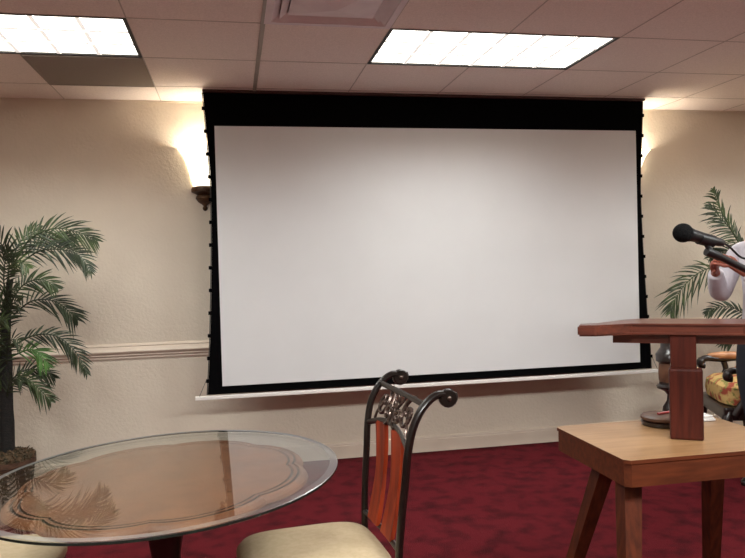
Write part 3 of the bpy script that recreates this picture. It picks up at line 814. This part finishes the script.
for sd in (-1, 1):
    sh, el, wr = limb_pts(sd)
    s1 = body.chain(ch_, [(sh+Vector((-sd*.05, 0, -.035)), .05), (sh+Vector((sd*.005, 0, -.045)), .046), (sh.lerp(el, .5), .042), (el, .036), (el.lerp(wr, .35), .039), (el.lerp(wr, .9), .027)])
    fd = (wr-el).normalized(); inward = Vector((-sd, 0, 0))
    side = fd.cross(inward).normalized()            # across the palm
    palm = body.chain(s1, [(wr+fd*.01, (.026, .020)), (wr+fd*.05, (.034, .018))])
    acr = (side - fd*side.dot(fd)).normalized()
    nrm_ = inward - fd*inward.dot(fd); nrm_.normalize()
    for k, (off, l1) in enumerate(((-.030, .072), (-.010, .082), (.011, .076), (.030, .060))):
        base = wr+fd*.085+acr*off
        d1 = (fd*.92+nrm_*.25).normalized(); d2 = (fd*.62+nrm_*.78).normalized(); d3 = (fd*.25+nrm_*.97).normalized()
        body.chain(palm, [(base, .0105), (base+d1*l1*.45, .0092), (base+d1*l1*.45+d2*l1*.32, .0085), (base+d1*l1*.45+d2*l1*.32+d3*l1*.26, .007)])
    tb = wr+fd*.03-acr*.03
    body.chain(palm, [(tb+nrm_*.012, .0125), (tb-acr*.02+fd*.028+nrm_*.02, .0105), (tb-acr*.02+fd*.058+nrm_*.028, .0085)])
    hp = Vector((sd*.095, 0, .88))
    ft = .09 if sd < 0 else -.03
    body.chain(pel, [(hp, .088), ((sd*.10, -.03, .68), .072), ((sd*.10, -.03+ft*.25, .5), .056), ((sd*.102, ft*.6, .34), .055), ((sd*.104, .015+ft, .12), .038), ((sd*.104, .01+ft, .07), .04)])
bo = mesh_obj('body', skin_mesh(body.v, body.e, body.r, 2), 'skin', pt)
# face, ears and neck join: features as children of the body
hc = Vector((0, -.02, 1.655))
fb = MB().sphere(hc+Vector((0, .008, .015)), .1, (.77, .98, 1.12), 24, 18)
fb.sphere(hc+Vector((0, -.035, -.055)), .055, (.95, .95, 1.0), 16, 12)
fb.tube(smoothpath([hc+Vector((0, -.088, .02)), hc+Vector((0, -.104, -.008)), hc+Vector((0, -.112, -.022)), hc+Vector((0, -.092, -.03))], 4), [.008]*4+[.011]*4+[.014]*4+[.009], 8)
for sd in (-1, 1): fb.sphere(hc+Vector((sd*.078, .012, -.005)), .03, (.3, .7, 1), 10, 8)
fo = fb.build('head', 'skin', pt, True)
for sd in (-1, 1):
    e_ = MB().sphere(hc+Vector((sd*.031, -.079, .012)), .013, (1, .7, .7), 12, 8).build('eye', 'eye', fo, True)
    MB().sphere(hc+Vector((sd*.031, -.0875, .012)), .006, (1, .5, 1), 10, 6).build('iris', 'iris', fo, True)
    MB().tube([hc+Vector((sd*.014, -.089, .034)), hc+Vector((sd*.034, -.087, .039)), hc+Vector((sd*.052, -.074, .032))], .0035, 6).build('eyebrow', 'hair', fo, True)
MB().tube(smoothpath([hc+Vector((-.024, -.078, -.058)), hc+Vector((-.008, -.0895, -.053)), hc+Vector((.008, -.0895, -.053)), hc+Vector((.024, -.078, -.058))], 4), [.003]*3+[.007]*7+[.003]*3, 8).build('mouth', mat('lips', (150, 70, 62), .5), fo, True)
# hair cap
b = MB().sphere(hc+Vector((0, .016, .022)), .107, (.80, 1.0, 1.12), 28, 20)
rm = [v for v in b.bm.verts if (v.co.y < hc.y-.035 and v.co.z < hc.z+.062) or v.co.z < hc.z-.05 or (abs(v.co.x) > .03 and v.co.y < hc.y+.0 and v.co.z < hc.z+.02)]
bmesh.ops.delete(b.bm, geom=rm, context='VERTS')
b.build('hair', 'hair', pt, True)
# shirt
s = SK()
r0 = s.add((0, .0, .90), (.172, .136))
c0 = s.chain(r0, [((0, .003, 1.0), (.168, .132)), ((0, .003, 1.10), (.158, .120)), ((0, .0, 1.24), (.165, .122)), ((0, .0, 1.375), (.135, .098))])
s.chain(c0, [((0, .0, 1.45), (.074, .070)), ((0, -.004, 1.49), (.062, .062))])
for sd in (-1, 1):
    sh, el, wr = limb_pts(sd)
    s.chain(c0, [(sh+Vector((-sd*.05, 0, -.03)), .080), (sh+Vector((sd*.008, 0, -.04)), .074), (sh.lerp(el, .5), .066), (el+Vector((0, .006, -.008)), .06), (el.lerp(wr, .35), .059), (el.lerp(wr, .72), .05), (el.lerp(wr, .86), .046), (el.lerp(wr, .9), .04)])
so = mesh_obj('shirt', skin_mesh(s.v, s.e, s.r, 2), 'shirt', pt)
# trousers
s = SK()
r0 = s.add((0, 0, .92), (.150, .114))
s.add((0, 0, 1.03), (.138, .104), r0)
for sd in (-1, 1):
    ft = .09 if sd < 0 else -.03
    s.chain(r0, [((sd*.092, -.015, .85), .105), ((sd*.10, -.028, .68), .092), ((sd*.10, -.028+ft*.25, .5), .078), ((sd*.102, ft*.6, .32), .073), ((sd*.104, .012+ft, .14), .066), ((sd*.104, .012+ft, .055), .066)])
mesh_obj('trousers', skin_mesh(s.v, s.e, s.r, 2), 'trousers', pt)
for sd in (-1, 1):
    ft = .09 if sd < 0 else -.03
    b = MB(); n = 20
    prof = [(.075, .028, .052), (.04, .040, .078), (0, .042, .085), (-.05, .043, .07), (-.10, .048, .054), (-.14, .046, .046), (-.17, .034, .036), (-.185, .016, .022)]
    rows = []
    for y, w, h_ in prof:
        rows.append([b.bm.verts.new((sd*.11+w*math.cos(a), y+ft, max(0.001, h_*(.5+.5*math.sin(a)) if math.sin(a) > -.3 else .001))) for a in [2*PI*i/n for i in range(n)]])
    for a, c in zip(rows, rows[1:]):
        for k in range(n): b.bm.faces.new((a[k], a[(k+1) % n], c[(k+1) % n], c[k]))
    b.bm.faces.new(rows[0]); b.bm.faces.new(rows[-1])
    b.build('shoe', 'shoe', pt, True)

# ------------------------------------------------------------------ world & view
w = bpy.data.worlds.new('room'); bpy.context.scene.world = w; w.use_nodes = True
w.node_tree.nodes['Background'].inputs['Color'].default_value = (.05, .045, .04, 1)
vs = bpy.context.scene.view_settings
vs.view_transform = 'Standard'; vs.look = 'None'; vs.gamma = 1; vs.use_curve_mapping = False; vs.exposure = 0.5
